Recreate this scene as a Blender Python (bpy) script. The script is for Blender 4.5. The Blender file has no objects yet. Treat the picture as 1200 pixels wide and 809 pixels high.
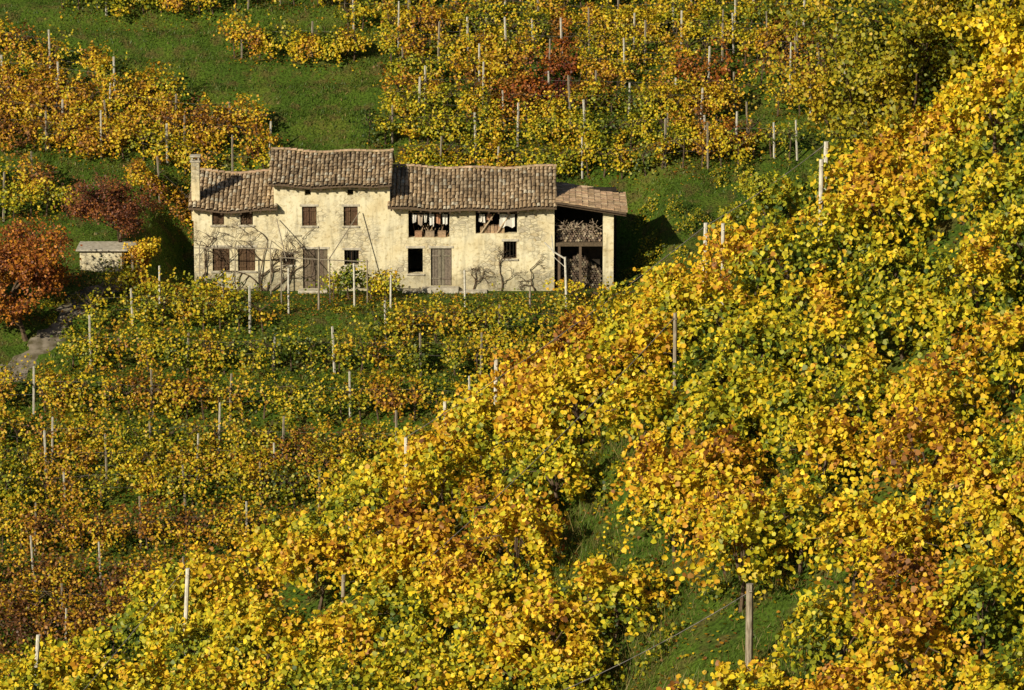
import bpy, math, random
import numpy as np
from mathutils import Vector
rng=np.random.default_rng(7); random.seed(7)
scene=bpy.context.scene
COL=scene.collection

# ---------------------------------------------------------------- noise
def _h(ix,iy,iz,seed):
    n=(ix*73856093)^(iy*19349663)^(iz*83492791)^(seed*26544357)
    n=(n^(n>>13))*1274126177
    n=n^(n>>16)
    return (n&0xffffff)/float(0xffffff)
def vn(x,y,z=0.0,seed=1):
    x=np.asarray(x,float);y=np.asarray(y,float);z=np.asarray(z,float)+np.zeros_like(x)
    y=y+np.zeros_like(x)
    ix=np.floor(x).astype(np.int64);iy=np.floor(y).astype(np.int64);iz=np.floor(z).astype(np.int64)
    fx=x-ix;fy=y-iy;fz=z-iz
    fx=fx*fx*(3-2*fx);fy=fy*fy*(3-2*fy);fz=fz*fz*(3-2*fz)
    r=0
    for dx in (0,1):
        for dy in (0,1):
            for dz in (0,1):
                w=(fx if dx else 1-fx)*(fy if dy else 1-fy)*(fz if dz else 1-fz)
                r=r+w*_h(ix+dx,iy+dy,iz+dz,seed)
    return r
def fbm(x,y,z=0.0,seed=1):
    return (vn(x,y,z,seed)*.55+vn(np.asarray(x)*2.1,np.asarray(y)*2.1,np.asarray(z)*2.1,seed+5)*.3+vn(np.asarray(x)*4.3,np.asarray(y)*4.3,np.asarray(z)*4.3,seed+9)*.15)
def sst(x,a,b):
    t=np.clip((np.asarray(x,float)-a)/(b-a),0,1);return t*t*(3-2*t)

# ---------------------------------------------------------------- terrain
def terr(x,y):
    x=np.asarray(x,float);y=np.asarray(y,float)
    w=sst(x,-21.5,-18.6)*(1-sst(x,6.6,9.5))
    up=np.where(y>263,.5*(np.minimum(y,420)-263),0)+np.where(y>420,.12*(y-420),0)
    c=np.interp(y,[244,257.6,263],[0,0,5.75])
    s=np.interp(y,[244,259,263],[0,3.75,5.75])
    low=np.where(y<244,.45*(np.maximum(y,40)-244),0)
    far=w*c+(1-w)*s+up+low
    xn=np.clip(x,-60,45)
    t=y-130
    sp=np.log1p(np.exp(np.clip(t,-30,30)));sp=np.where(t>30,t,sp)
    near=25.3+.6*(xn-9)+.3*np.maximum(t,-130)-1.2*sp+.75*sst(xn,-2,7)
    k=1.5
    m=np.maximum(far,near);d=np.abs(far-near)
    z=m+k*np.log1p(np.exp(-np.minimum(d/k,40)))
    inhouse=sst(x,-19.5,-18.3)*(1-sst(x,6.5,8))*sst(y,246,248)*(1-sst(y,257,259))
    z=z+(fbm(x*.25,y*.25,0,3)-.5)*.7*(1-inhouse)+(fbm(x*1.1,y*1.1,0,4)-.5)*.22*(1-inhouse)
    z=z+.2*np.sin(y*2*math.pi/2.6)*sst(y,264,267)*(1-sst(y,300,330))
    return z
def tz(x,y): return float(terr(np.array([x]),np.array([y]))[0])

# ---------------------------------------------------------------- materials
def newmat(name):
    m=bpy.data.materials.new(name);m.use_nodes=True
    nt=m.node_tree;nt.nodes.clear()
    out=nt.nodes.new('ShaderNodeOutputMaterial')
    return m,nt,out
def N(nt,t,**k):
    n=nt.nodes.new(t)
    for a,b in k.items():
        if a in n.inputs.keys(): n.inputs[a].default_value=b
        else: setattr(n,a,b)
    return n
def ramp(nt,fac,stops):
    r=nt.nodes.new('ShaderNodeValToRGB');e=r.color_ramp.elements
    while len(e)<len(stops): e.new(.5)
    for i,(p,c) in enumerate(stops):
        e[i].position=p;e[i].color=(c[0],c[1],c[2],1) if not isinstance(c,(int,float)) else (c,c,c,1)
    nt.links.new(fac,r.inputs[0]);return r.outputs[0]
def mixc(nt,f,a,b,blend='MIX'):
    m=nt.nodes.new('ShaderNodeMix');m.data_type='RGBA';m.blend_type=blend
    for s,v in ((0,f),(6,a),(7,b)):
        if isinstance(v,bpy.types.NodeSocket): nt.links.new(v,m.inputs[s])
        elif isinstance(v,(int,float)): m.inputs[s].default_value=v
        else: m.inputs[s].default_value=(v[0],v[1],v[2],1)
    return m.outputs[2]
def mat_leaf(name,tr=.35):
    m,nt,out=newmat(name)
    a=N(nt,'ShaderNodeAttribute',attribute_name='Col')
    p=N(nt,'ShaderNodeBsdfPrincipled',Roughness=.5)
    p.inputs['Specular IOR Level'].default_value=.3
    nt.links.new(a.outputs['Color'],p.inputs['Base Color'])
    t=N(nt,'ShaderNodeBsdfTranslucent')
    nt.links.new(a.outputs['Color'],t.inputs['Color'])
    mx=N(nt,'ShaderNodeMixShader');mx.inputs[0].default_value=tr
    nt.links.new(p.outputs[0],mx.inputs[1]);nt.links.new(t.outputs[0],mx.inputs[2])
    nt.links.new(mx.outputs[0],out.inputs[0]);return m
def mat_attr(name,rough=.85,nscale=12,amt=.35,bump=.3):
    m,nt,out=newmat(name)
    a=N(nt,'ShaderNodeAttribute',attribute_name='Col')
    tc=N(nt,'ShaderNodeTexCoord')
    no=N(nt,'ShaderNodeTexNoise',Scale=nscale,Detail=6.0);nt.links.new(tc.outputs['Object'],no.inputs['Vector'])
    v=ramp(nt,no.outputs[0],[(.3,1-amt),(.7,1+amt*.3)])
    c=mixc(nt,1.0,a.outputs['Color'],v,'MULTIPLY')
    p=N(nt,'ShaderNodeBsdfPrincipled',Roughness=rough);p.inputs['Specular IOR Level'].default_value=.2
    nt.links.new(c,p.inputs['Base Color'])
    b=N(nt,'ShaderNodeBump',Strength=bump,Distance=.02);nt.links.new(no.outputs[0],b.inputs['Height']);nt.links.new(b.outputs[0],p.inputs['Normal'])
    nt.links.new(p.outputs[0],out.inputs[0]);return m
def mat_wall():
    m,nt,out=newmat('plastered_stone')
    tc=N(nt,'ShaderNodeTexCoord').outputs['Object']
    def noise(s,d=6.0,vec=None):
        n=N(nt,'ShaderNodeTexNoise',Scale=s,Detail=d);nt.links.new(vec or tc,n.inputs['Vector']);return n.outputs[0]
    mp=N(nt,'ShaderNodeMapping');mp.inputs['Scale'].default_value=(1,1,1.7);nt.links.new(tc,mp.inputs[0])
    vo=N(nt,'ShaderNodeTexVoronoi',Scale=3.2);vo.feature='DISTANCE_TO_EDGE';nt.links.new(mp.outputs[0],vo.inputs['Vector'])
    vc=N(nt,'ShaderNodeTexVoronoi',Scale=3.2);nt.links.new(mp.outputs[0],vc.inputs['Vector'])
    base=ramp(nt,noise(.7,8),[(.25,(.66,.53,.30)),(.42,(.82,.71,.45)),(.6,(.88,.80,.56)),(.8,(.76,.64,.38))])
    stone=mixc(nt,1.0,ramp(nt,vc.outputs['Color'],[(.1,(.56,.46,.28)),(.5,(.82,.73,.50)),(.9,(.46,.40,.29))]),ramp(nt,vo.outputs[0],[(.0,.5),(.10,1.0)]),'MULTIPLY')
    mask=ramp(nt,noise(.5,7),[(.46,0.05),(.58,.9)])
    c=mixc(nt,mask,base,stone)
    mp2=N(nt,'ShaderNodeMapping');mp2.inputs['Scale'].default_value=(3,3,.35);nt.links.new(tc,mp2.inputs[0])
    st=ramp(nt,noise(1.2,5,mp2.outputs[0]),[(.34,.66),(.50,1.0)])
    c=mixc(nt,.75,c,st,'MULTIPLY')
    c=mixc(nt,.75,c,ramp(nt,noise(5,9),[(.32,(.62,.56,.45)),(.47,(1,1,1))]),'MULTIPLY')
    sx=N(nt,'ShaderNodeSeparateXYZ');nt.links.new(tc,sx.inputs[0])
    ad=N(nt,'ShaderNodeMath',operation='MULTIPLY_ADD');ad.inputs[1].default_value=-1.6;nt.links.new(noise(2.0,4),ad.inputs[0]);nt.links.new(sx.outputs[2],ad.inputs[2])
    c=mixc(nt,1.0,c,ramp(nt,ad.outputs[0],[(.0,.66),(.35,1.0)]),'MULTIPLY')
    p=N(nt,'ShaderNodeBsdfPrincipled',Roughness=.95);p.inputs['Specular IOR Level'].default_value=.1
    nt.links.new(c,p.inputs['Base Color'])
    e=ramp(nt,vo.outputs[0],[(.0,.0),(.12,.7)])
    e2=mixc(nt,mask,(.7,.7,.7),e)
    hm=N(nt,'ShaderNodeMath',operation='ADD');nt.links.new(noise(4,9),hm.inputs[0]);nt.links.new(e2,hm.inputs[1])
    b=N(nt,'ShaderNodeBump',Strength=.5,Distance=.045);nt.links.new(hm.outputs[0],b.inputs['Height']);nt.links.new(b.outputs[0],p.inputs['Normal'])
    nt.links.new(p.outputs[0],out.inputs[0]);return m
def mat_ground():
    m,nt,out=newmat('grassy_ground')
    tc=N(nt,'ShaderNodeTexCoord').outputs['Object']
    def noise(s,d=6.0):
        n=N(nt,'ShaderNodeTexNoise',Scale=s,Detail=d);nt.links.new(tc,n.inputs['Vector']);return n.outputs[0]
    a=ramp(nt,noise(.35,8),[(.3,(.045,.082,.010)),(.5,(.070,.118,.012)),(.7,(.11,.135,.018))])
    a=mixc(nt,ramp(nt,noise(1.3,6),[(.50,0.0),(.66,.65)]),a,(.12,.08,.03))
    a=mixc(nt,1.0,a,ramp(nt,noise(9,8),[(.3,.4),(.6,1.2)]),'MULTIPLY')
    p=N(nt,'ShaderNodeBsdfPrincipled',Roughness=.95);p.inputs['Specular IOR Level'].default_value=.1
    nt.links.new(a,p.inputs['Base Color'])
    b=N(nt,'ShaderNodeBump',Strength=.9,Distance=.14);nt.links.new(noise(6,8),b.inputs['Height']);nt.links.new(b.outputs[0],p.inputs['Normal'])
    nt.links.new(p.outputs[0],out.inputs[0]);return m
def mat_simple(name,c1,c2,scale=3,rough=.95,bump=.4,stretch=(1,1,1)):
    m,nt,out=newmat(name)
    tc=N(nt,'ShaderNodeTexCoord').outputs['Object']
    mp=N(nt,'ShaderNodeMapping');mp.inputs['Scale'].default_value=stretch;nt.links.new(tc,mp.inputs[0])
    n=N(nt,'ShaderNodeTexNoise',Scale=scale,Detail=8.0);nt.links.new(mp.outputs[0],n.inputs['Vector'])
    c=ramp(nt,n.outputs[0],[(.35,c1),(.65,c2)])
    p=N(nt,'ShaderNodeBsdfPrincipled',Roughness=rough);p.inputs['Specular IOR Level'].default_value=.15
    nt.links.new(c,p.inputs['Base Color'])
    b=N(nt,'ShaderNodeBump',Strength=bump,Distance=.03);nt.links.new(n.outputs[0],b.inputs['Height']);nt.links.new(b.outputs[0],p.inputs['Normal'])
    nt.links.new(p.outputs[0],out.inputs[0]);return m
M_LEAF=mat_leaf('vine_leaf',.17); M_GRASS=mat_leaf('grass_blade',.2)
M_TILE=mat_attr('clay_tile',.9,6,.5,.3); M_WOODC=mat_attr('weathered_wood',.85,14,.45,.3)
M_CLOTH=mat_attr('cloth',.9,20,.12,.1)
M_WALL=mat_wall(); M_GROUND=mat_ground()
M_BARK=mat_simple('bark',(.06,.04,.025),(.16,.11,.07),8)
M_DARK=mat_simple('dark_interior',(.02,.016,.012),(.05,.04,.03),3)  # near-black: interior shade put into the colour; also the shed's dark stone
M_PATH=mat_simple('dirt_path',(.09,.075,.04),(.26,.22,.17),2.0,bump=.8)
M_STONE=mat_simple('pale_stone',(.36,.32,.24),(.62,.56,.45),5)
M_CONC=mat_simple('concrete',(.48,.44,.36),(.72,.68,.58),7)
M_POSTW=mat_simple('post_wood',(.2,.16,.11),(.42,.36,.27),6,stretch=(4,4,.6))
M_WIRE=mat_simple('wire_metal',(.1,.09,.08),(.2,.18,.16),6,rough=.5)

# ---------------------------------------------------------------- mesh helpers
def mkobj(name,me,parent=None):
    o=bpy.data.objects.new(name,me);COL.objects.link(o)
    if parent: o.parent=parent
    return o
def empty(name,loc=(0,0,0)):
    e=bpy.data.objects.new(name,None);COL.objects.link(e);e.empty_display_size=.5
    return e
def raw_mesh(name,V,F,C,mat,parent=None):
    me=bpy.data.meshes.new(name)
    V=np.ascontiguousarray(V,np.float32);F=np.ascontiguousarray(F,np.int32)
    me.vertices.add(len(V));me.vertices.foreach_set('co',V.ravel())
    m,k=F.shape
    me.loops.add(m*k);me.loops.foreach_set('vertex_index',F.ravel())
    me.polygons.add(m);me.polygons.foreach_set('loop_start',np.arange(0,m*k,k,dtype=np.int32))
    me.update(calc_edges=True)
    if C is not None:
        ca=me.color_attributes.new('Col','FLOAT_COLOR','POINT')
        c4=np.ones((len(V),4),np.float32);c4[:,:3]=C
        ca.data.foreach_set('color',c4.ravel())
    me.materials.append(mat)
    return mkobj(name,me,parent)
T_HI=np.array([(0,-.42,0),(-.46,-.34,.10),(-.5,.16,.13),(0,.58,-.03),(.5,.16,.13),(.46,-.34,.10)])
F_HI=np.array([(0,3,2,1),(0,5,4,3)])
T_LO=np.array([(0,-.5,0),(-.46,0,.12),(0,.5,0),(.46,0,.12)]);F_LO=np.array([(0,3,2,1)])
def leaves(name,P,Nn,S,C,hi=False,parent=None,mat=None):
    n=len(P)
    Nn=Nn/np.maximum(np.linalg.norm(Nn,axis=1,keepdims=True),1e-6)
    R=rng.normal(size=(n,3));T=np.cross(Nn,R);T/=np.maximum(np.linalg.norm(T,axis=1,keepdims=True),1e-6)
    B=np.cross(Nn,T)
    t,f=(T_HI,F_HI) if hi else (T_LO,F_LO)
    cup=rng.uniform(-.8,2.2,(n,1,1))
    S=S[:,None,None]
    V=P[:,None,:]+S*(T[:,None,:]*t[None,:,0:1]+B[:,None,:]*t[None,:,1:2]+Nn[:,None,:]*t[None,:,2:3]*cup)
    k=len(t)
    F=(f[None]+ (np.arange(n)*k)[:,None,None]).reshape(-1,4)
    CC=np.repeat(C,k,axis=0)
    return raw_mesh(name,V.reshape(-1,3),F,CC,mat or M_LEAF,parent)
class MB:
    def __init__(s): s.v=[];s.f=[];s.c=[]
    def add(s,vs,fs,col=(.5,.5,.5)):
        b=len(s.v);s.v+= [tuple(v) for v in vs];s.f+=[tuple(i+b for i in f) for f in fs];s.c+=[col]*len(vs)
    def box(s,x0,x1,y0,y1,z0,z1,col=(.5,.5,.5)):
        s.add([(x0,y0,z0),(x1,y0,z0),(x1,y1,z0),(x0,y1,z0),(x0,y0,z1),(x1,y0,z1),(x1,y1,z1),(x0,y1,z1)],
              [(0,3,2,1),(4,5,6,7),(0,1,5,4),(1,2,6,5),(2,3,7,6),(3,0,4,7)],col)
    def tube(s,pts,rad,n=6,col=(.5,.5,.5)):
        pts=[Vector(p) for p in pts]
        if isinstance(rad,(int,float)): rad=[rad]*len(pts)
        vs=[];fs=[]
        for i,p in enumerate(pts):
            d=(pts[min(i+1,len(pts)-1)]-pts[max(i-1,0)]).normalized()
            ref=Vector((0.3,1,.1)) if abs(d.y)<.9 else Vector((1,0,.1))
            u=d.cross(ref).normalized();w=d.cross(u)
            for k in range(n):
                a=2*math.pi*k/n
                vs.append(p+(u*math.cos(a)+w*math.sin(a))*rad[i])
        for i in range(len(pts)-1):
            for k in range(n):
                a=i*n+k;b=i*n+(k+1)%n
                fs.append((a,b,b+n,a+n))
        fs.append(tuple(range(n-1,-1,-1)));fs.append(tuple(range((len(pts)-1)*n,len(pts)*n)))
        s.add(vs,fs,col)
    def obj(s,name,mat,parent=None,bevel=0):
        me=bpy.data.meshes.new(name);me.from_pydata(s.v,[],s.f);me.update()
        ca=me.color_attributes.new('Col','FLOAT_COLOR','POINT')
        ca.data.foreach_set('color',np.array([(c[0],c[1],c[2],1) for c in s.c],np.float32).ravel())
        me.materials.append(mat);o=mkobj(name,me,parent)
        if bevel:
            b=o.modifiers.new('bevel','BEVEL');b.width=bevel;b.segments=1;b.limit_method='ANGLE'
        return o
def jc(c,j=.2):
    k=1+random.uniform(-j,j);return (c[0]*k,c[1]*k*(1+random.uniform(-.05,.05)),c[2]*k)

# ---------------------------------------------------------------- ground sheet
def axis(segs):
    a=[]
    for s,e,st in segs: a+=list(np.arange(s,e,st))
    a.append(segs[-1][1]);return np.array(a)
gx=axis([(-500,-100,25),(-100,-34,6),(-34,24,.4),(24,100,5),(100,500,25)])
gy=axis([(-150,80,12),(80,96,4),(96,140,.45),(140,205,2),(205,290,.45),(290,420,10),(420,900,40)])
X,Y=np.meshgrid(gx,gy);Z=terr(X,Y)
nx,ny=len(gx),len(gy)
idx=np.arange(nx*ny).reshape(ny,nx)
F=np.stack([idx[:-1,:-1],idx[:-1,1:],idx[1:,1:],idx[1:,:-1]],-1).reshape(-1,4)
g=raw_mesh('ground',np.stack([X,Y,Z],-1).reshape(-1,3),F,None,M_GROUND)
g.data.polygons.foreach_set('use_smooth',np.ones(len(F),bool))

def ribbon(name,pts,w,mat,off=.04):
    out=[]
    for i in range(len(pts)-1):
        a=np.array(pts[i]);b=np.array(pts[i+1]);n=int(np.linalg.norm(b-a)/.4)+1
        for k in range(n): out.append(a+(b-a)*k/n)
    out.append(np.array(pts[-1]))
    V=[];Fs=[];m=7
    for i,p in enumerate(out):
        d=out[min(i+1,len(out)-1)]-out[max(i-1,0)];d=d/np.linalg.norm(d);q=np.array([-d[1],d[0]])
        ww=w*(1+.3*math.sin(i*.7)+.25*math.sin(i*1.9))
        for k in range(m):
            t=(k/(m-1)-.5)*ww;xy=p+q*t
            V.append((xy[0],xy[1],tz(xy[0],xy[1])+off-(.10 if k in(0,m-1) else 0)))
    for i in range(len(out)-1):
        for k in range(m-1):
            a=i*m+k;Fs.append((a,a+1,a+1+m,a+m))
    return raw_mesh(name,np.array(V),np.array(Fs),None,mat)
ribbon('dirt_path',[(-31,237.0),(-27.2,239.2),(-25.2,242.2),(-24.0,246.2),(-21.5,248),(-18.5,248.6)],1.7,M_PATH)

# ---------------------------------------------------------------- leaf colours
RT=np.array([0,.18,.36,.52,.68,.84,1.0])
RC=np.array([(.04,.075,.010),(.16,.20,.014),(.45,.41,.018),(.78,.56,.024),(.60,.32,.018),(.34,.135,.02),(.14,.06,.022)])
def pal(t,j=.28):
    t=np.clip(t,0,1)
    c=np.stack([np.interp(t,RT,RC[:,i]) for i in range(3)],-1)
    return c*(1+rng.uniform(-j,j,(len(t),1)))
# ---------------------------------------------------------------- vine rows (hill across the valley)
def post(mb,x,y,h=2.3,w=.05,lean=.05,z0=None):
    z=tz(x,y) if z0 is None else z0
    dx=random.uniform(-lean,lean)*h;dy=random.uniform(-lean,lean)*h
    mb.tube([(x,y,z-.3),(x+dx,y+dy,z+h)],[w*1.3,w*1.2],4)
def vine_row(x0,y0,x1,y1,bias=0,dens=300,hc=1.35,ra=.5,rh=.62,size=.17,gap=.30,red=0,name='vine_row',posts=True,seed=0,dark=1.0,pstep=(2.4,5.2),spread=.11):
    L=math.hypot(x1-x0,y1-y0)
    par=empty(name)
    d=np.array([(x1-x0)/L,(y1-y0)/L]);q=np.array([-d[1],d[0]])
    SL=[];LAT=[];HZ=[];TH=[];SD=[]
    a=random.uniform(0,.6);plants=[]
    while a<L:
        if random.random()>.08:
            plants.append(a)
            k=random.uniform(.6,1.35);n=int(dens*1.15*k)
            th=rng.uniform(0,2*math.pi,n);r=1-.6*rng.uniform(0,1,n)**1.6
            ext=random.uniform(.6,1.0)
            s=a+rng.normal(0,1,n)*ext*.55
            A=ra*random.uniform(.7,1.4);Hh=rh*random.uniform(.65,1.35)
            cl=random.uniform(-.3,.3);ch=random.uniform(-.25,.25)
            fall=np.exp(-((s-a)/ext)**2*.6)
            SL.append(s);LAT.append(cl+A*r*np.cos(th)*(.5+.5*fall));HZ.append(ch+Hh*r*np.sin(th)*(.45+.55*fall));TH.append(th);SD.append(np.full(n,random.gauss(0,.11)))
        a+=random.uniform(.8,1.5)
    s=np.concatenate(SL);lat=np.concatenate(LAT);hz=np.concatenate(HZ);th=np.concatenate(TH);sd=np.concatenate(SD)
    n=len(s)
    px=x0+d[0]*s;py=y0+d[1]*s
    big=vn(s*.28+seed*3,np.full(n,4.5),0,13)
    wig=(vn(s*.25,np.full(n,seed+.5),0,11)-.5)*1.3
    nz=vn(px*2.4,py*2.4+lat*2.4,hz*2.4,14)
    mul=.55+.95*nz
    lat=lat*mul+wig;hz=hz*mul
    X=px+q[0]*lat;Y=py+q[1]*lat
    Z=terr(X,Y)+hc*(.85+.3*big)+hz
    keep=(vn(X*1.4,Y*1.4,Z*1.7,15)*.65+vn(s*.4+seed*5,np.full(n,7.5),0,16)*.35)>gap
    ns=int(L*4.5);ss=rng.uniform(0,L,ns);k=8
    up=rng.uniform(0,1,ns)<.3
    sl=rng.uniform(-1,1,ns)*ra*1.2
    j=np.arange(k)[None,:]
    sx=ss[:,None]+rng.normal(0,.07,(ns,1))*j
    dirz=np.where(up,.10,-.115)[:,None]
    sz=np.where(up,rh*.6,-rh*.1)[:,None]+dirz*j
    slm=sl[:,None]*(1+.06*j)
    SX=(x0+d[0]*sx+q[0]*slm).ravel();SY=(y0+d[1]*sx+q[1]*slm).ravel()
    SZ=terr(SX,SY)+hc+sz.ravel()
    P=np.concatenate([np.stack([X,Y,Z],-1)[keep],np.stack([SX,SY,SZ],-1)+rng.normal(0,.06,(ns*k,3))])
    out=np.concatenate([np.stack([q[0]*np.cos(th),q[1]*np.cos(th),np.sin(th)],-1)[keep],np.tile([[0,-.5,.3]],(ns*k,1))])
    sdd=np.concatenate([sd[keep],np.zeros(ns*k)])
    m=len(P)
    Nn=out*.9+rng.normal(0,.6,(m,3))+np.array([-.15,-.2,.3])
    low=fbm(P[:,0]*.16,P[:,1]*.3,seed*.7,21);mid=vn(P[:,0]*.9,P[:,1]*.9,P[:,2]*.9,22)
    t=.44+bias+sdd+(low-.5)*.95+(mid-.5)*.5+rng.normal(0,spread,m)
    c=pal(t)*dark
    if red>0:
        rm=(vn(P[:,0]*.35,P[:,1]*.35,0,31)>1-red)[:,None]
        c=np.where(rm,c*np.array([.62,.33,.8]),c)
    leaves('foliage',P,Nn,size*rng.uniform(.6,1.25,m),c,False,par)
    nl=int(L*60);ls=rng.uniform(0,L,nl);ll=rng.normal(0,.8,nl)
    lx=x0+d[0]*ls+q[0]*ll;ly=y0+d[1]*ls+q[1]*ll
    leaves('fallen_leaves',np.stack([lx,ly,terr(lx,ly)+.04],-1),rng.normal(0,.3,(nl,3))+[0,0,1],.14*rng.uniform(.6,1.2,nl),pal(rng.uniform(.45,1.05,nl))*.7,False,par)
    mb=MB()
    for a in plants:
        if a>L: continue
        bx=x0+d[0]*a;by=y0+d[1]*a;z=tz(bx,by);o=random.uniform(-.2,.2)
        mb.tube([(bx,by,z-.1),(bx+o*.5,by+random.uniform(-.1,.1),z+.5),(bx+o,by,z+hc*.95)],[.06,.045,.03],5)
        for q_ in range(6):
            e=random.uniform(-1.0,1.0);f=random.uniform(-.5,.5)
            mb.tube([(bx+o,by,z+hc*.85),(bx+o+d[0]*e*.6+q[0]*f*.5,by+d[1]*e*.6+q[1]*f*.5,z+hc*1.15),(bx+o+d[0]*e+q[0]*f,by+d[1]*e+q[1]*f,z+hc*random.uniform(.8,1.6))],[.028,.018,.011],4)
    mb.obj('trunks',M_BARK,par)
    if posts:
        mc=MB();mw=MB();a=random.uniform(.3,3)
        while a<L:
            tgt=mc if random.random()<.5 else mw
            ll=random.uniform(-.3,.3)
            post(tgt,x0+d[0]*a+q[0]*ll,y0+d[1]*a+q[1]*ll,random.uniform(2.0,3.0),random.uniform(.038,.055))
            a+=random.uniform(*pstep)
        if mc.v: mc.obj('concrete_posts',M_CONC,par)
        if mw.v: mw.obj('wooden_posts',M_POSTW,par)
        mz=MB()
        for hh in (1.0,1.7):
            pts=[]
            for i in range(int(L/1.5)+1):
                a=min(i*1.5,L);bx=x0+d[0]*a;by=y0+d[1]*a;pts.append((bx,by,tz(bx,by)+hh))
            if len(pts)>1: mz.tube(pts,.006,3)
        if mz.v: mz.obj('wires',M_WIRE,par)
    return par

rows_back=[
 (-6.5,261.9,14,261.6,-.02,.1,.33),(-8.6,263.7,14.5,263.4,.02,.12,.33),(-7.4,265.7,12.5,265.5,.06,.22,.33),(-7,267.4,13.8,267.0,.13,.27,.34),
 (-7.0,269.2,13.4,268.9,.20,.3,.34),(-7.5,271.0,14.4,270.6,.18,.3,.34),(-8,272.9,16,272.5,.08,.27,.34),(-10.5,274.6,20,274.3,.04,.2,.34),(-16,276.9,20,276.6,.03,.12,.34),(-27,279.3,22,279,.04,.1,.35),(-27,282,22,281.6,.05,0,.36)]
for i,(a,b,c,d_,bi,rd,gp) in enumerate(rows_back):
    vine_row(a,b,c,d_,bias=bi,seed=i+1,red=rd,gap=gp,rh=.62,ra=.65,dark=.88)
for i,(a,b,c,d_,bi) in enumerate([(14.5,268.8,22,268.4,.15),(15,270.6,22,270.2,.2),(12.5,272.0,21,271.2,.25),(15.5,266.2,22,266,.1),(9,263,17,262.4,.0)]):
    vine_row(a,b,c,d_,bias=bi,seed=i+81,red=.25,gap=.40,rh=.5,ra=.6,dens=240,pstep=(1.2,2.4),dark=.85)
rows_left=[(-33,263.8,-13.6,261.2,.17),(-33,265.6,-14.0,262.6,.15),(-33,267.4,-15.0,264.2,.19),(-33,269.4,-20.2,266.7,.19),
 (-33,272,-24.8,269.5,.21),(-28,276.2,-16,275.8,.05),(-17.4,271.9,-9.0,271.0,.03),(-33,255.7,-25.3,255.9,.0),(-33,259,-27,258.8,.18),(-22,259.8,-16.5,259.4,.18)]
for i,(a,b,c,d_,bi) in enumerate(rows_left):
    vine_row(a,b,c,d_,bias=bi,seed=i+21,gap=.31,dens=340,ra=.75,rh=.68,dark=.88)
rows_front=[(-23.4,242.6,-13.6,242.4,-.04),(-8,241.5,8,241.1,-.03),(-24.5,239.2,4,238.3,.0),(-31,235.8,2,234.4,.02),
 (-31,232.2,0,231.2,.05),(-27,230.2,-8,229.6,.07),(-31,228.0,-3,228.0,.11),(-30,224.8,-5,224.5,.22),(-30,221.8,-9,220.9,.31),(-30,219.8,-18,219.0,.35),(-30,217.6,-12,217.0,.31),(-30,213.8,-15,213.8,.24)]
for i,(a,b,c,d_,bi) in enumerate(rows_front):
    vine_row(a,b,c,d_,bias=bi,seed=i+41,gap=.325,dens=350,ra=1.0,rh=.82,hc=1.4,size=.165,dark=.84,spread=.14,pstep=(3.0,6.5))
vine_row(-10.4,247.6,-6.6,247.5,bias=-.05,seed=61,hc=1.15,rh=.55,ra=.5,gap=.3,posts=False,name='grape_vine')
vine_row(-22.6,246.2,-14.8,246.0,bias=-.02,seed=62,hc=.85,rh=.5,ra=.6,gap=.36,posts=False,name='grape_vine',dark=.9)
vine_row(1.5,246.6,6.2,246.9,bias=-.02,seed=63,hc=.6,rh=.35,ra=.5,gap=.45,dens=180,posts=False,name='grape_vine')

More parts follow.
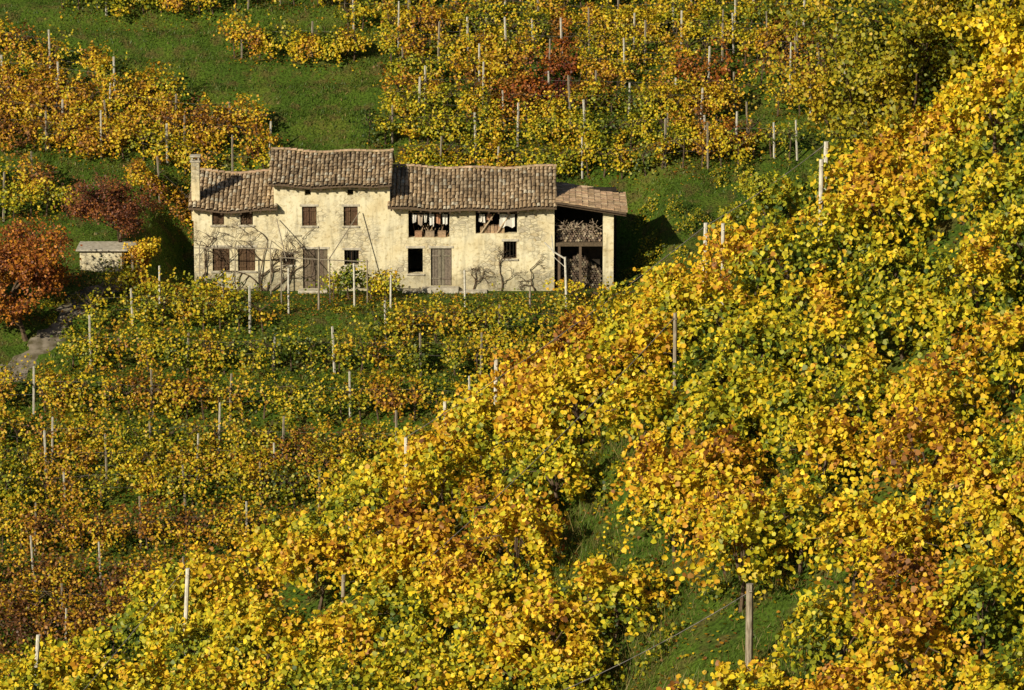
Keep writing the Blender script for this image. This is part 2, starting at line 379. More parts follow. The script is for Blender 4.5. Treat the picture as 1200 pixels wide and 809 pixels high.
# ---------------------------------------------------------------- near hillside vines
def grass_gap(x,y):
    a=((x-4.2)/1.9)**2+((y-112.0)/5.0)**2<1
    b=((x-2.1)/1.2)**2+((y-120.5)/3.2)**2<1
    c=((x+5.8)/1.2)**2+((y-123)/1.6)**2<1
    d=((x-6.8)/1.5)**2+((y-108.5)/3.0)**2<1
    e=((x+7.3)/1.0)**2+((y-127.5)/1.4)**2<1
    f=((x-12.6)/.9)**2+((y-123)/1.6)**2<1
    g_=((x-14.2)/.8)**2+((y-118)/1.6)**2<1
    h_=((x+1.0)/.8)**2+((y-126)/1.6)**2<1
    return a or b or c or d or e or f or g_ or h_
def near_row(y0,seed):
    par=empty('vine_row');PP=[];NN=[];SS=[];CC=[];mb=MB()
    x=-22+random.uniform(0,1)
    xe=21
    while x<xe:
        if not grass_gap(x,y0) and random.random()>.04:
            cx=x+random.uniform(-.35,.35);cy=y0+random.uniform(-.6,.6)
            g0=tz(cx,cy);sc=random.uniform(.7,1.22)
            rx,ry,rz=1.1*sc,.95*sc,random.uniform(.75,1.3)
            cz=g0+random.uniform(.9,1.5)
            n=int(1080*sc)
            v=rng.normal(size=(n,3));v/=np.linalg.norm(v,axis=1,keepdims=True)
            v[:,2]=np.where(v[:,2]<-.6,-v[:,2],v[:,2])
            P=v*np.array([rx,ry,rz])+np.array([cx,cy,cz])
            m1=vn(P[:,0]*1.7,P[:,1]*1.7,P[:,2]*1.7,51);m2=vn(P[:,0]*4,P[:,1]*4,P[:,2]*4,52)
            r=(.36+1.05*m1+.35*m2)*(1-.45*rng.uniform(0,1,n)**1.8)
            P=v*np.array([rx,ry,rz])*r[:,None]+np.array([cx,cy,cz])
            kp=vn(P[:,0]*1.6+9,P[:,1]*1.6,P[:,2]*1.6,53)>.32
            P=P[kp];v2=v[kp];inner=1-np.clip(r[kp],0,1)
            NN.append(v2*.8+rng.normal(0,.65,P.shape)+np.array([-.15,-.2,.35]))
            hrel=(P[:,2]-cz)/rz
            PP.append(P);SS.append(.132*rng.uniform(.6,1.35,len(P)))
            pb=random.gauss(0,.09)
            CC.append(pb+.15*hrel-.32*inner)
            ns=random.randint(22,34);k=random.randint(8,14)
            vv=rng.normal(size=(ns,3));vv[:,2]=np.abs(vv[:,2])*.9;vv/=np.linalg.norm(vv,axis=1,keepdims=True)
            st=vv*np.array([rx,ry,rz])*.8+np.array([cx,cy,cz])
            vel=vv*.13*rng.uniform(.6,1.3,(ns,1))+np.array([0,0,.07])
            pos=st.copy();lst=[]
            for q_ in range(k):
                pos=pos+vel;vel=vel*.9+np.array([0,0,-.028])
                lst.append(pos+rng.normal(0,.05,pos.shape));lst.append(pos+rng.normal(0,.08,pos.shape))
            Q=np.concatenate(lst);PP.append(Q);NN.append(rng.normal(0,.6,Q.shape)+np.array([-.25,-.3,.5]))
            SS.append(.122*rng.uniform(.5,1.35,len(Q)));CC.append(np.full(len(Q),pb+.06))
            mb.tube([(cx,cy,g0-.2),(cx+random.uniform(-.2,.2),cy,g0+.6),(cx+random.uniform(-.3,.3),cy+random.uniform(-.2,.2),cz+.2)],[.07,.05,.03],6)
            for q_ in range(5):
                a=random.uniform(0,6.28)
                mb.tube([(cx,cy,g0+.8),(cx+.5*math.cos(a),cy+.5*math.sin(a),cz+.3),(cx+1.1*math.cos(a),cy+1.0*math.sin(a),cz+.2)],[.03,.02,.01],4)
        x+=random.uniform(1.3,2.0)
    P=np.concatenate(PP);Nn=np.concatenate(NN);S=np.concatenate(SS);off=np.concatenate(CC)
    zg=terr(P[:,0],P[:,1]);ok=P[:,2]>zg+.02
    P=P[ok];Nn=Nn[ok];S=S[ok];off=off[ok];m=len(P)
    low=fbm(P[:,0]*.16+3,P[:,1]*.16,0,61);mid=vn(P[:,0]*.7,P[:,1]*.7,P[:,2]*.7,62)
    reg=-.04*sst(P[:,0],3,12)*sst(P[:,1],108,122)+.24*(1-sst(P[:,1],105,112))*sst(P[:,0],6,10)+.10*(1-sst(P[:,0],-12,-3))
    t=.365+off+reg+(low-.5)*.52+(mid-.5)*.5+rng.normal(0,.12,m)
    leaves('foliage',P,Nn,S,pal(t),True,par)
    mb.obj('trunks',M_BARK,par)
    return m
tot=0
yy=130.6;k=0
while yy>100:
    tot+=near_row(yy,k);yy-=2.6;k+=1
print('near leaves',tot)

def single_post(x,y,h,w,mat,leanx=0):
    mb=MB();z=tz(x,y)
    mb.tube([(x,y,z-.4),(x+leanx*h*.5,y,z+h*.5),(x+leanx*h,y+.03,z+h)],[w*1.05,w,w*.95],8)
    mb.box(x+leanx*h-w*.5,x+leanx*h+w*.5,y-w*1.2,y-w*.9,z+h-.18,z+h-.14)
    return mb.obj('vineyard_post',mat)
for x,y,h,w,mat,l in [(6.0,109.6,2.5,.10,M_POSTW,0),(-.5,130.4,3.3,.07,M_CONC,0.01),(-2.0,130.8,3.0,.06,M_CONC,0),(-3.1,128.0,2.8,.06,M_CONC,0),
     (5.7,130.6,2.9,.07,M_CONC,.01),(9.2,130.7,3.2,.08,M_CONC,.02),(8.9,127.5,3.1,.07,M_CONC,0),(6.1,127.7,3.0,.06,M_CONC,0),
     (-9.6,126.5,3.4,.07,M_CONC,.05),(-14.4,129.6,3.0,.07,M_CONC,.08),(4.6,124.0,3.0,.06,M_POSTW,0),(-4.8,121.5,3.1,.06,M_POSTW,.03)]:
    single_post(x,y,h,w,mat,l)
def cable(p,q,sag=.3,r=.012):
    mb=MB();pts=[]
    for i in range(13):
        t=i/12;pts.append((p[0]+(q[0]-p[0])*t,p[1]+(q[1]-p[1])*t,p[2]+(q[2]-p[2])*t-sag*4*t*(1-t)))
    mb.tube(pts,r,4);mb.obj('trellis_cable',M_WIRE)
def topof(x,y,h): return (x,y,tz(x,y)+h)
cable(topof(6.0,109.6,2.3),topof(-1.5,112,2.2),.3);cable(topof(-9.6,126.5,3.3),topof(-16,121,2.4),.2)
cable(topof(-3.1,128,2.8),topof(5.7,130.6,2.8),.2);cable(topof(5.7,130.6,2.8),topof(9.2,130.7,3.1),.1)
cable(topof(4.6,124,2.9),topof(-2.5,121,2.4),.2)

# ---------------------------------------------------------------- grass
def grass(name,x0,x1,y0,y1,n,h,w,mask=None,dry=.15,thr=.3):
    x=rng.uniform(x0,x1,n);y=rng.uniform(y0,y1,n)
    kk=vn(x*.6,y*.6,0,71)+rng.uniform(-.3,.3,n)>thr
    if mask is not None: kk&=mask(x,y)
    x=x[kk];y=y[kk];n=len(x);z=terr(x,y)-.02
    a=rng.uniform(0,math.pi,n);hh=h*rng.uniform(.4,1.2,n);ww=w*rng.uniform(.6,1.3,n)
    dx=np.cos(a)*ww;dy=np.sin(a)*ww
    l=rng.normal(0,.35,(n,2))*hh[:,None]
    V=np.stack([np.stack([x-dx,y-dy,z],-1),np.stack([x+dx,y+dy,z],-1),np.stack([x+l[:,0],y+l[:,1],z+hh],-1)],1).reshape(-1,3)
    F=np.arange(3*n).reshape(-1,3)
    t=vn(x*.4,y*.4,0,72)[:,None]
    c=np.array([.045,.088,.008])*(1-t)+np.array([.11,.165,.015])*t
    dr=(rng.uniform(0,1,n)<dry)[:,None];c=np.where(dr,np.array([.25,.19,.06]),c)*rng.uniform(.6,1.3,(n,1))
    return raw_mesh(name,V,F,np.repeat(c,3,axis=0),M_GRASS)
nothouse=lambda x,y: ~((x>-18.3)&(x<6)&(y>249.5)&(y<257.5)) & ~((x<-18)&(np.abs(x+25.2-(y-242.2)*.5)<.8)&(y<248.5))
grass('grass',-33,14,236,262,70000,.18,.03,nothouse,.1)
grass('grass',-33,22,259,284,110000,.2,.035,None,.1)
grass('grass',-31,5,212,240,60000,.2,.035)
grass('grass',-1,9,104,126,60000,.24,.010,None,.3)
grass('grass',-1,9,104,126,9000,.6,.014,None,.5,.6)
grass('grass',-18,18,100,132,50000,.22,.012,None,.25)
n=17000;lx=rng.uniform(-16,18,n);ly=rng.uniform(102,130,n)
leaves('fallen_leaves',np.stack([lx,ly,terr(lx,ly)+.08],-1),rng.normal(0,.35,(n,3))+[0,0,1],.11*rng.uniform(.6,1.2,n),pal(rng.uniform(.35,1,n))*.8,True)
n=6000;lx=rng.uniform(-28,8,n);ly=rng.uniform(243,249.2,n)
leaves('fallen_leaves',np.stack([lx,ly,terr(lx,ly)+.06],-1),rng.normal(0,.35,(n,3))+[0,0,1],.13*rng.uniform(.6,1.2,n),pal(rng.uniform(.5,1,n))*.7,False)
def brambles(name,spots,t0):
    PP=[]
    for (x,y,r,h) in spots:
        n=int(260*r*r)+60
        v=rng.normal(size=(n,3));v/=np.linalg.norm(v,axis=1,keepdims=True);v[:,2]=np.abs(v[:,2])
        rr=rng.uniform(.3,1,n)[:,None]**.6
        P=v*rr*np.array([r,r,h])*(.6+.7*vn(v[:,0]*2+x,v[:,1]*2+y,v[:,2]*2,55))[:,None]+np.array([x,y,0]);P[:,2]+=terr(P[:,0],P[:,1]);PP.append(P)
    P=np.concatenate(PP);n=len(P)
    leaves(name,P,rng.normal(0,.6,(n,3))+[-.2,-.3,.6],.10*rng.uniform(.5,1.3,n),pal(t0+rng.normal(0,.16,n))*.8,True)
sp=[]
for i in range(44):
    x=random.uniform(-.3,8.3);y=random.uniform(105,124);sp.append((x,y,random.uniform(.3,.8),random.uniform(.25,.8)))
brambles('bramble_undergrowth',sp,.22)
brambles('bramble_undergrowth',[(random.uniform(6.8,20),random.uniform(245,262),random.uniform(.4,1.0),random.uniform(.4,1.2)) for i in range(22)],.3)
brambles('bramble_undergrowth',[(random.uniform(-28,6),random.uniform(243.4,246),random.uniform(.3,.6),random.uniform(.2,.5)) for i in range(30)],.3)

# ---------------------------------------------------------------- trees
def tree(name,x,y,h,spread,trunk_r,tfun,nleaf,lsize,levels=4,z0=None,hi=False,fluff=.2):
    par=empty(name);mb=MB();tips=[]
    z=tz(x,y) if z0 is None else z0
    def br(p,d,l,r,lev):
        pts=[p];rad=[r];cur=p.copy();dd=d.copy()
        for i in range(3):
            dd=(dd+Vector((random.gauss(0,.14),random.gauss(0,.14),random.gauss(.03,.1)))).normalized()
            cur=cur+dd*l/3;pts.append(cur.copy());rad.append(r*(1-.2*(i+1)))
            if lev>=2: tips.append(cur.copy())
        mb.tube(pts,rad,6 if lev<2 else 4)
        if lev<levels:
            for k in range(random.randint(3,4) if lev>0 else 6):
                pp=pts[random.choice([1,2,3])]
                if lev==0: pp=pts[random.choice([1,2,3,3])]
                a=random.uniform(0,6.28);sp=spread
                nd=(dd*.6+Vector((math.cos(a)*sp,math.sin(a)*sp,random.uniform(.0,.5)))).normalized()
                br(pp,nd,l*random.uniform(.6,.8),r*.5,lev+1)
    br(Vector((x,y,z-.2)),Vector((random.uniform(-.1,.1),0,1)),h*.45,trunk_r,0)
    mb.obj('trunk_and_limbs',M_BARK,par)
    T=np.array([tuple(t) for t in tips])
    ii=rng.integers(0,len(T),nleaf)
    P=T[ii]+rng.normal(0,fluff*h/6,(nleaf,3))
    P[:,2]-=np.abs(rng.normal(0,.08,nleaf))
    ok=P[:,2]>terr(P[:,0],P[:,1])+.3;P=P[ok]
    m=len(P)
    c=P-P.mean(0);c/=np.linalg.norm(c,axis=1,keepdims=True)
    leaves('crown',P,c*.4+rng.normal(0,.6,(m,3))+[-.15,-.3,.3],lsize*rng.uniform(.6,1.3,m),tfun(P),hi,par)
    return par
def tf(base,amp=.35,mul=(1,1,1),sd=81):
    def f(P):
        t=base+(vn(P[:,0]*.9,P[:,1]*.9,P[:,2]*.9,sd)-.5)*amp+rng.normal(0,.08,len(P))
        return pal(t)*np.array(mul)
    return f
tree('autumn_tree',-22.3,251.6,5.2,1.15,.14,tf(.92,.15,(.85,.7,1.1)),9000,.12)
tree('autumn_tree',-26.7,241.6,6.4,1.0,.16,tf(.78,.2,(.85,.62,1)),9000,.15)
tree('autumn_tree',-29.6,244.0,5.6,1.0,.14,tf(.80,.25,(.85,.66,1)),8000,.15)
tree('small_tree',-20.9,248.8,2.4,.9,.07,tf(.6,.4),2000,.13)
tree('small_tree',12.3,251,3.2,.9,.09,tf(.3,.3,(.7,.75,.8)),5000,.15)
tree('small_tree',14.5,255,3.6,.9,.09,tf(.35,.3,(.8,.85,.8)),5000,.15)
tree('locust_tree',11.2,132.4,7.4,.8,.14,tf(.36,.5,(.68,.68,.8)),12000,.11,hi=True)
tree('locust_tree',13.2,132.8,8.4,.8,.16,tf(.38,.5,(.72,.72,.8)),14000,.11,hi=True)
tree('locust_tree',15.8,132.8,8.6,.8,.16,tf(.40,.45,(.78,.78,.8)),14000,.11,hi=True)
tree('walnut_tree',14.6,131.0,4.0,.95,.12,tf(.46,.2,(1.1,1.1,1)),10000,.14,hi=True)

# ---------------------------------------------------------------- farmhouse
H=empty('stone_farmhouse')
YF=250.0;YB=257.0
def facade(name,x0,x1,z0,z1,y,th,ops,parent,sub=True):
    xs=sorted(set([x0,x1]+[o[0] for o in ops]+[o[1] for o in ops]))
    zs=sorted(set([z0,z1]+[o[2] for o in ops]+[o[3] for o in ops]))
    def solid(i,j):
        if i<0 or j<0 or i>=len(xs)-1 or j>=len(zs)-1: return False
        cx=(xs[i]+xs[i+1])/2;cz=(zs[j]+zs[j+1])/2
        return not any(o[0]<cx<o[1] and o[2]<cz<o[3] for o in ops)
    mb=MB();ya,yb=y,y+th
    for i in range(len(xs)-1):
        for j in range(len(zs)-1):
            if not solid(i,j): continue
            a,b,c,d=xs[i],xs[i+1],zs[j],zs[j+1]
            mb.add([(a,ya,c),(b,ya,c),(b,ya,d),(a,ya,d)],[(0,1,2,3)])
            mb.add([(a,yb,c),(b,yb,c),(b,yb,d),(a,yb,d)],[(3,2,1,0)])
            if not solid(i-1,j): mb.add([(a,ya,c),(a,ya,d),(a,yb,d),(a,yb,c)],[(0,1,2,3)])
            if not solid(i+1,j): mb.add([(b,ya,c),(b,yb,c),(b,yb,d),(b,ya,d)],[(0,1,2,3)])
            if not solid(i,j-1): mb.add([(a,ya,c),(a,yb,c),(b,yb,c),(b,ya,c)],[(0,1,2,3)])
            if not solid(i,j+1): mb.add([(a,ya,d),(b,ya,d),(b,yb,d),(a,yb,d)],[(0,1,2,3)])
    return mb.obj(name,M_WALL,parent)
def side_wall(name,x0,x1,ze,zr,parent,ya=YF+.5,yb=YB,z0=-.4):
    ym=(YF-.0+YB)/2;mb=MB()
    pr=[(ya,z0),(yb,z0),(yb,ze),(ym,zr),(ya,ze+ (zr-ze)*(ya-YF)/(ym-YF))]
    vs=[(x0,a,b) for a,b in pr]+[(x1,a,b) for a,b in pr]
    fs=[(0,1,2,3,4)[::-1],(5,6,7,8,9)]+[(i,(i+1)%5,(i+1)%5+5,i+5) for i in range(5)]
    mb.add(vs,fs);return mb.obj(name,M_WALL,parent)
def tile_roof(x0,x1,ye,ze,yr,zr,parent,tag):
    mb=MB();slab=MB()
    yb=2*yr-ye
    Ls=math.hypot(zr-ze,yr-ye)
    def sag(x): 
        u=(x-x0)/(x1-x0);return -.13*math.sin(math.pi*u)+.05*math.sin(x*1.7+x0)
    ns=14
    for sgn in (1,-1):
        vs=[]
        yE=ye if sgn>0 else yb
        for i in range(ns+1):
            x=x0+.04+(x1-x0-.08)*i/ns;s=sag(x)
            vs+=[(x,yE,ze+s-.03),(x,yr,zr+s-.03),(x,yE,ze+s-.13),(x,yr,zr+s-.13)]
        fs=[]
        for i in range(ns):
            a=i*4;b=a+4
            fs+=[(a,b,b+1,a+1),(a+2,a+3,b+3,b+2),(a,a+2,b+2,b)]
        fs+=[(0,1,3,2),(ns*4,ns*4+2,ns*4+3,ns*4+1)]
        slab.add(vs,fs,(.16,.11,.07))
    x=x0+.25
    while x<x1-.1:
        s=sag(x);slab.add([(x-.05,ye+.02,ze+s-.24),(x+.05,ye+.02,ze+s-.24),(x+.05,ye+.02,ze+s-.135),(x-.05,ye+.02,ze+s-.135),
            (x-.05,yr,zr+s-.24),(x+.05,yr,zr+s-.24),(x+.05,yr,zr+s-.135),(x-.05,yr,zr+s-.135)],
            [(0,1,2,3),(0,4,5,1),(1,5,6,2),(3,2,6,7),(0,3,7,4)],(.10,.065,.04))
        x+=.55
    slab.obj('roof_boards_'+tag,M_WOODC,parent)
    cs=.235;nc=int((x1-x0)/cs);cl=.36
    for sgn in (1,-1):
        dy=-sgn*(yr-ye)/Ls;dz=-(zr-ze)/Ls
        ny_=-sgn*(zr-ze)/Ls;nz_=(yr-ye)/Ls
        for i in range(nc):
            xc=x0+(i+.5)*(x1-x0)/nc;eo=random.uniform(-.06,.05)
            for j in range(int(Ls/cl)+1):
                s0=j*cl;s1=min(s0+.43,Ls+.06+eo)
                if s1-s0<.15: continue
                xx=xc+random.gauss(0,.016);r=.105+random.gauss(0,.006);tw=random.gauss(0,.016)
                sg=sag(xc);lift=random.gauss(0,.012)
                vs=[]
                for (s_,o,rr,ox) in ((s0,.0+lift,r*.92,0),(s1,.035+lift,r*1.06,tw)):
                    by=yr+dy*s_;bz=zr+sg+dz*s_
                    for k in range(5):
                        a=math.pi*k/4
                        cx=xx+ox-math.cos(a)*rr;hh=math.sin(a)*rr*.8+o-.02
                        vs.append((cx,by+ny_*hh,bz+nz_*hh))
                fs=[(k,k+1,k+6,k+5) if sgn<0 else (k+5,k+6,k+1,k) for k in range(4)]
                t=random.random()
                big=float(vn(np.array([xc*.5]),np.array([s0*.8+sgn]),0,91)[0])
                c=(.47,.33,.19) if t<.42 else ((.57,.43,.27) if t<.74 else ((.31,.22,.13) if t<.9 else (.62,.53,.38)))
                kk=.72+.55*big
                mb.add(vs,fs,(c[0]*kk,c[1]*kk,c[2]*kk))
    x=x0
    while x<x1-.1:
        s=sag(x);vs=[]
        for xx,rr in ((x,.12),(min(x+.42,x1),.135)):
            for k in range(6):
                a=math.pi*k/5;vs.append((xx,yr-math.cos(a)*rr,zr+s+.04+math.sin(a)*rr*.8))
        mb.add(vs,[(k,k+1,k+7,k+6) for k in range(5)],jc((.50,.35,.22),.25));x+=.36
    mb.obj('roof_tiles_'+tag,M_TILE,parent)
def plank_panel(mb,x0,x1,z0,z1,y,col,nb=3,gapw=.012,bars=True):
    w=(x1-x0)/nb
    for i in range(nb):
        mb.box(x0+i*w+gapw/2,x0+(i+1)*w-gapw/2,y+random.uniform(0,.008),y+.045,z0,z1-random.uniform(0,.02),jc(col,.25))
    if bars:
        for t in (.18,.8):
            zz=z0+(z1-z0)*t;mb.box(x0+.03,x1-.03,y-.03,y-.003,zz-.05,zz+.05,jc(col,.15))
shut=MB();trim=MB();darkb=MB()
BR=(.13,.075,.042);GR=(.17,.13,.09)
def window(x0,x1,z0,z1,kind='shut',col=BR,sill=True):
    if kind=='shut':
        m=(x0+x1)/2
        plank_panel(shut,x0+.02,m-.01,z0+.02,z1-.02,YF+.10,col);plank_panel(shut,m+.01,x1-.02,z0+.02,z1-.02,YF+.10,col)
    elif kind=='glass':
        f=.05
        for a,b,c,d in ((x0,x1,z0,z0+f),(x0,x1,z1-f,z1),(x0,x0+f,z0+f,z1-f),(x1-f,x1,z0+f,z1-f),((x0+x1)/2-.02,(x0+x1)/2+.02,z0+f,z1-f)):
            shut.box(a+.004,b-.004,YF+.16,YF+.21,c+.004,d-.004,(.14,.09,.06))
        n=int((x1-x0)/.16)
        for i in range(1,n): 
            xx=x0+(x1-x0)*i/n;shut.box(xx-.012,xx+.012,YF+.09,YF+.11,z0+.01,z1-.01,(.05,.045,.04))
    if sill: trim.box(x0-.10,x1+.10,YF-.07,YF+.09,z0-.10,z0-.003)
    trim.box(x0-.12,x1+.12,YF-.025,YF+.09,z1+.003,z1+.14)
opA=[(-16.96,-16.28,3.8,4.68),(-15.36,-14.65,3.8,4.68),(-16.96,-15.99,1.15,2.5),(-15.52,-14.55,1.15,2.5)]
wtA=4.85+.45*.367-.16
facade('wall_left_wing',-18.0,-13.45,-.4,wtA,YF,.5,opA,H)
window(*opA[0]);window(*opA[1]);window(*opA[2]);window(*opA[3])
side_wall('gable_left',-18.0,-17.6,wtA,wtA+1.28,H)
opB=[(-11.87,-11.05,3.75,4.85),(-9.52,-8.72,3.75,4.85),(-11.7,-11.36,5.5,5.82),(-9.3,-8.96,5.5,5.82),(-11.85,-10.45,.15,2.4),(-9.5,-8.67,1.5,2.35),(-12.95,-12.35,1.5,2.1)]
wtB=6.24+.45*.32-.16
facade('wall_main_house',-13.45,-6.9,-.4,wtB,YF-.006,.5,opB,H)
window(*opB[0]);window(*opB[1]);window(*opB[2],kind='none',sill=False);window(*opB[3],kind='none',sill=False)
window(*opB[4],col=GR,sill=False);window(*opB[5],kind='glass');window(*opB[6],kind='glass')
side_wall('gable_main_left',-13.4,-13.0,wtB,wtB+1.1,H);side_wall('gable_main_right',-7.3,-6.95,wtB,wtB+1.1,H)
opC=[(-5.86,-3.54,3.07,4.62),(-2.06,.29,3.3,4.62),(-4.6,-3.42,.3,2.45),(-5.9,-5.05,1.0,2.45),(-.48,.26,1.85,2.85)]
wtC=4.95+.45*.37-.16
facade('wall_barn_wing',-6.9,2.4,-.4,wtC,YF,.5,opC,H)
window(*opC[2],col=(.24,.20,.15),sill=False);window(*opC[3],kind='none');window(*opC[4],kind='glass')
side_wall('gable_right',2.0,2.4,wtC,wtC+1.35,H)
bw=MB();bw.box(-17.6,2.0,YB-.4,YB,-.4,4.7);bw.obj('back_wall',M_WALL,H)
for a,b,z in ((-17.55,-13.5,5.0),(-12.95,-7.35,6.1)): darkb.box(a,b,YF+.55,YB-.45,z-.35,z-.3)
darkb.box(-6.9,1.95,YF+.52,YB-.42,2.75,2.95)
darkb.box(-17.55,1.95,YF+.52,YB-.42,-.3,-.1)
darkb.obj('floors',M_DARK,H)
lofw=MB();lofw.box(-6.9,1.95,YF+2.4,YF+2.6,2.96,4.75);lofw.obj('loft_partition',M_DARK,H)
tile_roof(-18.3,-13.2,YF-.45,4.85,253.5,6.30,H,'left')
tile_roof(-13.78,-6.75,YF-.45,6.24,253.5,7.50,H,'main')
tile_roof(-7.05,2.55,YF-.55,4.93,253.5,6.55,H,'barn')
ch=MB();ch.box(-18.12,-17.66,250.25,250.75,4.0,7.35);ch.obj('chimney',M_WALL,H)
cc=MB();cc.box(-18.18,-17.6,250.19,250.81,7.352,7.43)
for dx in (-18.12,-17.74):
    for dy in (250.25,250.67): cc.box(dx,dx+.08,dy,dy+.08,7.432,7.64)
cc.box(-18.19,-17.59,250.18,250.82,7.642,7.72);cc.obj('chimney_cap',M_STONE,H)
shut.obj('shutters_and_doors',M_WOODC,H,.006);trim.obj('stone_sills',M_STONE,H,.012)
lf=MB()
for x in (-5.9,-4.7,-3.5,-2.05,-.9,.3): lf.box(x-.07,x+.07,YF+.52,YF+2.3,4.48,4.61,jc((.13,.09,.06)))
lf.tube([(-5.86,YF+.2,4.5),(-3.54,YF+.2,4.46)],.02,4,(.3,.25,.18));lf.tube([(-2.06,YF+.2,4.5),(.29,YF+.2,4.46)],.02,4,(.3,.25,.18))
for i in range(22):
    x=random.uniform(-5.7,-3.7);lf.tube([(x,YF+.15+random.random()*.4,3.0),(x+random.uniform(-.5,.5),YF+.3+random.random()*.6,3.2+random.random()*.7)],.025,5,jc((.4,.28,.17),.4))
for x,c,w in ((-5.5,(.42,.24,.14),.4),(-4.9,(.40,.30,.2),.5),(-4.2,(.45,.30,.18),.45)):
    lf.box(x,x+w,YF+.12,YF+.5,2.97,3.40,c)
for x0_,z_ in ((-1.9,3.9),(-1.0,3.5)):
    lf.tube([(x0_,YF+.12,3.1),(x0_+.9,YF+.1,4.42)],.04,5,(.6,.46,.3))
for k in range(7):
    x=-1.8+k*.2;lf.box(x,x+.17,YF+.2,YF+.7,2.97,3.55+random.random()*.3,jc((.5,.34,.2),.4))
lf.obj('loft_clutter',M_WOODC,H)
cl=MB()
for x,w,hh,c in ((-5.65,.25,.55,(.75,.72,.66)),(-5.35,.3,.7,(.55,.45,.35)),(-5.0,.2,.55,(.7,.66,.58)),(-4.7,.3,.75,(.78,.75,.70)),(-4.3,.25,.6,(.55,.3,.18)),(-3.95,.3,.7,(.75,.72,.66)),(-.7,.85,.85,(.75,.71,.62)),(-1.85,.3,.5,(.7,.66,.58)),(-1.4,.25,.4,(.5,.3,.2))):
    vs=[];n=5
    for i in range(n+1):
        xx=x+w*i/n;oy=.03*math.sin(i*2.1)
        vs+=[(xx,YF+.12+oy,4.40+.02*math.sin(i*1.3)),(xx+.04*math.sin(i*2+x),YF+.10+oy*1.5,4.40-hh*(1-.25*random.random()))]
    cl.add(vs,[(2*i,2*i+1,2*i+3,2*i+2) for i in range(n)],c)
cl.obj('hanging_laundry',M_CLOTH,H)
stp=MB()
for a,b,z in ((-12.1,-10.2,.14),(-5.1,-3.0,.28),(-3.0,-1.4,.1),(-6.2,-5.1,.12)): stp.box(a,b,YF-.75,YF-.01,-.3,z)
stp.obj('stone_steps',M_STONE,H,.03)
def leanroof():
    mb=MB();x0,x1,y0,y1=2.45,6.45,249.45,254.6
    def zz(x,y): return 5.25-.16*(x-2.45)+.04*(y-249.45)
    sl=MB();sl.add([(x0,y0,zz(x0,y0)-.12),(x1,y0,zz(x1,y0)-.12),(x1,y1,zz(x1,y1)-.12),(x0,y1,zz(x0,y1)-.12),(x0,y0,zz(x0,y0)-.02),(x1,y0,zz(x1,y0)-.02),(x1,y1,zz(x1,y1)-.02),(x0,y1,zz(x0,y1)-.02)],
      [(0,3,2,1),(4,5,6,7),(0,1,5,4),(1,2,6,5),(2,3,7,6),(3,0,4,7)],(.13,.09,.06))
    for y in (249.6,251.2,252.8): sl.add([(x0,y,zz(x0,y)-.26),(x1,y,zz(x1,y)-.26),(x1,y+.12,zz(x1,y)-.26),(x0,y+.12,zz(x0,y)-.26),(x0,y,zz(x0,y)-.125),(x1,y,zz(x1,y)-.125),(x1,y+.12,zz(x1,y)-.125),(x0,y+.12,zz(x0,y)-.125)],
      [(0,3,2,1),(4,5,6,7),(0,1,5,4),(1,2,6,5),(2,3,7,6),(3,0,4,7)],(.12,.08,.05))
    sl.obj('shed_roof_boards',M_WOODC,H)
    y=y0+.1
    while y<y1:
        x=x0
        while x<x1:
            vs=[];l=random.gauss(0,.010)
            for xx,rr,o in ((x,.1,0),(min(x+.43,x1+.08),.112,.03)):
                for k in range(5):
                    a=math.pi*k/4;vs.append((xx,y-math.cos(a)*rr,zz(xx,y)+math.sin(a)*rr*.8+o+l-.02))
            mb.add(vs,[(k,k+1,k+6,k+5) for k in range(4)],jc(random.choice([(.50,.33,.19),(.42,.28,.17),(.6,.43,.27)]),.25))
            x+=.36
        y+=.225
    mb.obj('shed_roof_tiles',M_TILE,H)
leanroof()
pm=MB();pm.box(5.15,5.75,YF+.05,YF+.6,-.4,4.58);pm.obj('shed_pillar',M_WALL,H)
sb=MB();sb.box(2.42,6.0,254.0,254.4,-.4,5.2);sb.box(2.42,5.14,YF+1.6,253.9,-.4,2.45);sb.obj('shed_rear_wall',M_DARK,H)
sf=MB();sf.box(2.42,5.13,YF+.1,253.9,2.55,2.75,(.15,.11,.07))
for x in (2.6,3.8): sf.box(x,x+.14,YF+.12,YF+.26,-.4,2.54,(.17,.12,.08))
sf.obj('shed_floor_beams',M_WOODC,H)
fw=MB()
def logs(x0,x1,z0,top,y,k=1.0):
    z=z0+.07;row=0
    while z<z0+3:
        x=x0+.07+(row%2)*.07
        while x<x1:
            if z<top(x)+random.uniform(-.08,.05):
                r=random.uniform(.05,.085);yy=y+random.uniform(0,.18)
                a=random.uniform(-.06,.06);c=jc(random.choice([(.38,.29,.19),(.24,.17,.12),(.45,.37,.26),(.16,.12,.09)]),.25)
                fw.tube([(x,yy,z),(x+a,yy+.8,z+random.uniform(-.03,.03))],r,7,(c[0]*k,c[1]*k,c[2]*k))
            x+=.15
        z+=.13;row+=1
logs(2.5,5.1,2.76,lambda x:3.45+.3*math.sin((x-2.3)*1.3),YF+.35)
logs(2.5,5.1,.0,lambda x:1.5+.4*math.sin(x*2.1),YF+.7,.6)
for i in range(90):
    x=random.uniform(2.5,4.9);z=3.4+random.random()*.45;a=random.uniform(-.5,.5)
    fw.tube([(x,YF+.2+random.random()*.5,z),(x+a,YF+.15+random.random()*.6,z+random.uniform(-.3,.3))],.02,4,jc((.36,.28,.2),.4))
fw.obj('firewood_stack',M_WOODC,None)
cv=MB()
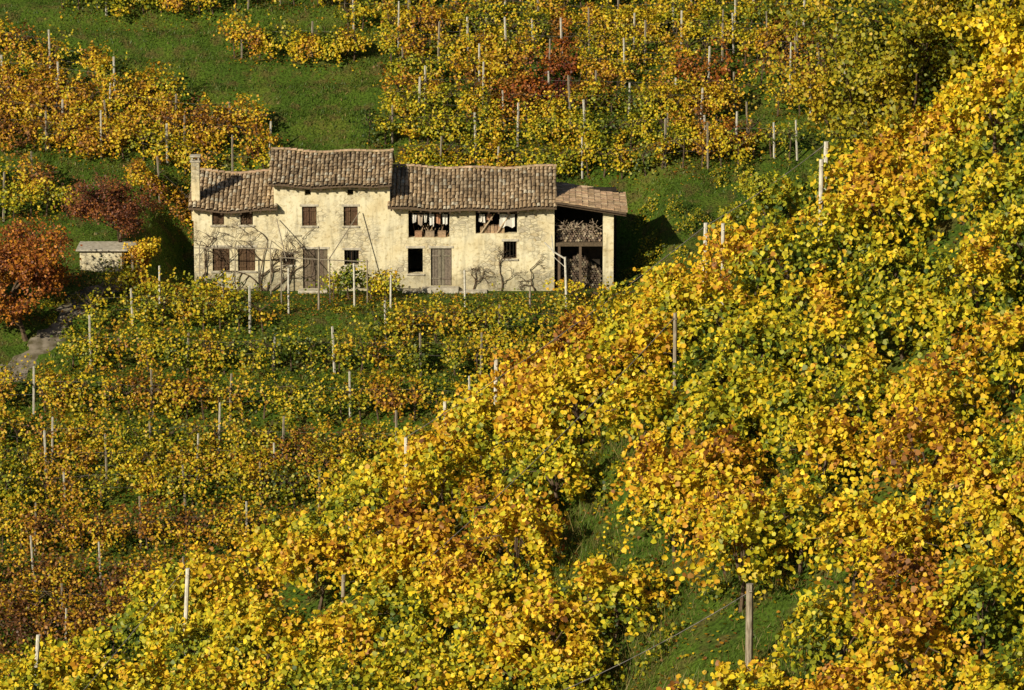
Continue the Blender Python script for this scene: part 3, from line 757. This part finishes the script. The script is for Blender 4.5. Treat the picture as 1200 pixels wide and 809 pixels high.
def creeper(x,z,a,l,r,lev):
    pts=[(x,YF-.05,z)];rad=[r]
    for i in range(7):
        a+=random.gauss(0,.22);x+=math.cos(a)*l/7;z+=math.sin(a)*l/7
        z=max(z,.1);x=min(max(x,-18.1),-6.8) if x<-6 else x;z=min(z,4.6)
        pts.append((x,YF-.04-.10*random.random(),z));rad.append(r*(1-.09*(i+1)))
    cv.tube(pts,rad,5)
    if lev<3:
        for k in range(3):
            p=random.choice(pts[2:]);creeper(p[0],p[2],a+random.choice([-1,1])*random.uniform(.4,1.1),l*.62,r*.6,lev+1)
for x,a,l in ((-17.7,1.5,2.6),(-17.4,1.0,2.8),(-14.2,1.9,3.0),(-13.9,1.3,2.6),(-13.6,.9,2.6),(-14.0,2.4,3.0),(-12.9,1.2,2.0),(-2.2,1.5,1.4),(-.6,1.2,1.5),(1.3,1.6,1.3)):
    creeper(x,.0,a,l,.045,0)
cv.obj('climbing_vine',M_BARK)
up=MB();zb=tz(3.0,245.2)
up.tube([(3.05,245.2,zb-.4),(3.0,245.2,zb+1.7),(2.95,245.2,zb+3.1)],[.085,.075,.065],8)
up.tube([(2.95,245.2,zb+3.0),(2.35,245.3,zb+3.35),(1.8,245.4,zb+3.9)],[.05,.045,.04],6)
up.tube([(2.3,245.3,zb+3.3),(2.2,245.3,zb+4.3)],[.035,.03],5)
up.tube([(2.98,245.2,zb+2.5),(2.2,245.3,zb+3.2)],.02,5)
up.obj('wooden_utility_pole',M_CONC)
for x,y,h,mt in ((-12.4,244.4,2.6,M_CONC),(-10.75,245.0,3.6,M_POSTW),(-8.75,244.8,2.6,M_CONC),(-6.75,244.9,1.9,M_CONC),(-2.6,245.0,2.4,M_CONC),(-19.6,245,2.2,M_CONC),(-16,244.6,1.6,M_POSTW),(1.0,244.6,1.4,M_POSTW),(10.8,247.3,3.2,M_POSTW)):
    single_post(x,y,h,.06,mt,random.uniform(-.03,.03))
cb=MB()
for a,b in (((-13.0,246.5,2.6),(-8.0,246.8,2.3)),((-10.2,246.8,2.5),(-8.6,249.8,4.6)),((-12.6,246.5,2.4),(-13.3,249.8,4.2)),((-17.9,248.6,2.75),(-13.4,248.6,2.7))): cb.tube([a,b],.03,5)
for x in (-17.6,-15.6,-13.6): cb.tube([(x,248.6,-.2),(x,248.6,2.75)],.035,5);cb.tube([(x,248.5,2.78),(x,249.97,2.9)],.025,4)
cb.tube([(-10.2,246.8,-.2),(-10.2,246.8,2.55)],.04,6);cb.tube([(-12.9,246.5,-.2),(-12.9,246.5,2.6)],.04,6);cb.tube([(-8.1,246.8,-.2),(-8.1,246.8,2.4)],.04,6)
cb.obj('pergola_frame',M_POSTW)
hut=empty('stone_hut');hz=tz(-23.1,249.3)
hb=MB();hb.box(-24.4,-22.0,249.2,251.4,hz-.8,hz+1.2);hb.obj('hut_walls',M_WALL,hut,.03)
hr=MB();hr.box(-24.6,-21.3,249.0,251.6,hz+1.203,hz+1.3);hr.obj('hut_roof_slab',M_STONE,hut,.02)
hp=MB();hp.box(-21.5,-21.38,249.1,249.22,hz-.6,hz+1.2);hp.obj('hut_post',M_POSTW,hut)
hd=MB();hd.box(-22.0,-21.4,250.6,251.3,hz-.6,hz+1.19);hd.obj('hut_dark_opening',M_DARK,hut)  # solid near-black block stands in for the shade of the hut's side opening

# ---------------------------------------------------------------- light, sky, camera
w=bpy.data.worlds.new('World');scene.world=w;w.use_nodes=True
nt=w.node_tree;bg=nt.nodes['Background']
sky=nt.nodes.new('ShaderNodeTexSky');sky.sky_type='NISHITA';sky.sun_disc=False
el=math.radians(27);az=math.radians(222)
sky.sun_elevation=el;sky.sun_rotation=az
nt.links.new(sky.outputs[0],bg.inputs[0]);bg.inputs[1].default_value=.05
sd=bpy.data.lights.new('sun','SUN');sd.energy=5.0;sd.angle=math.radians(.5);sd.color=(1,.91,.71)
so=bpy.data.objects.new('sun',sd);COL.objects.link(so);so.location=(-60,-80,120)
dirv=Vector((-math.sin(az)*math.cos(el),-math.cos(az)*math.cos(el),-math.sin(el)))
so.rotation_euler=dirv.to_track_quat('-Z','Y').to_euler()
cam=bpy.data.cameras.new('camera');cam.lens=158;cam.sensor_width=36;cam.clip_end=3000;cam.clip_start=1
co=bpy.data.objects.new('camera',cam);COL.objects.link(co);co.location=(0,0,50);co.rotation_euler=(math.radians(78),0,0)
scene.camera=co
scene.view_settings.view_transform='Standard';scene.view_settings.look='None';scene.view_settings.exposure=0
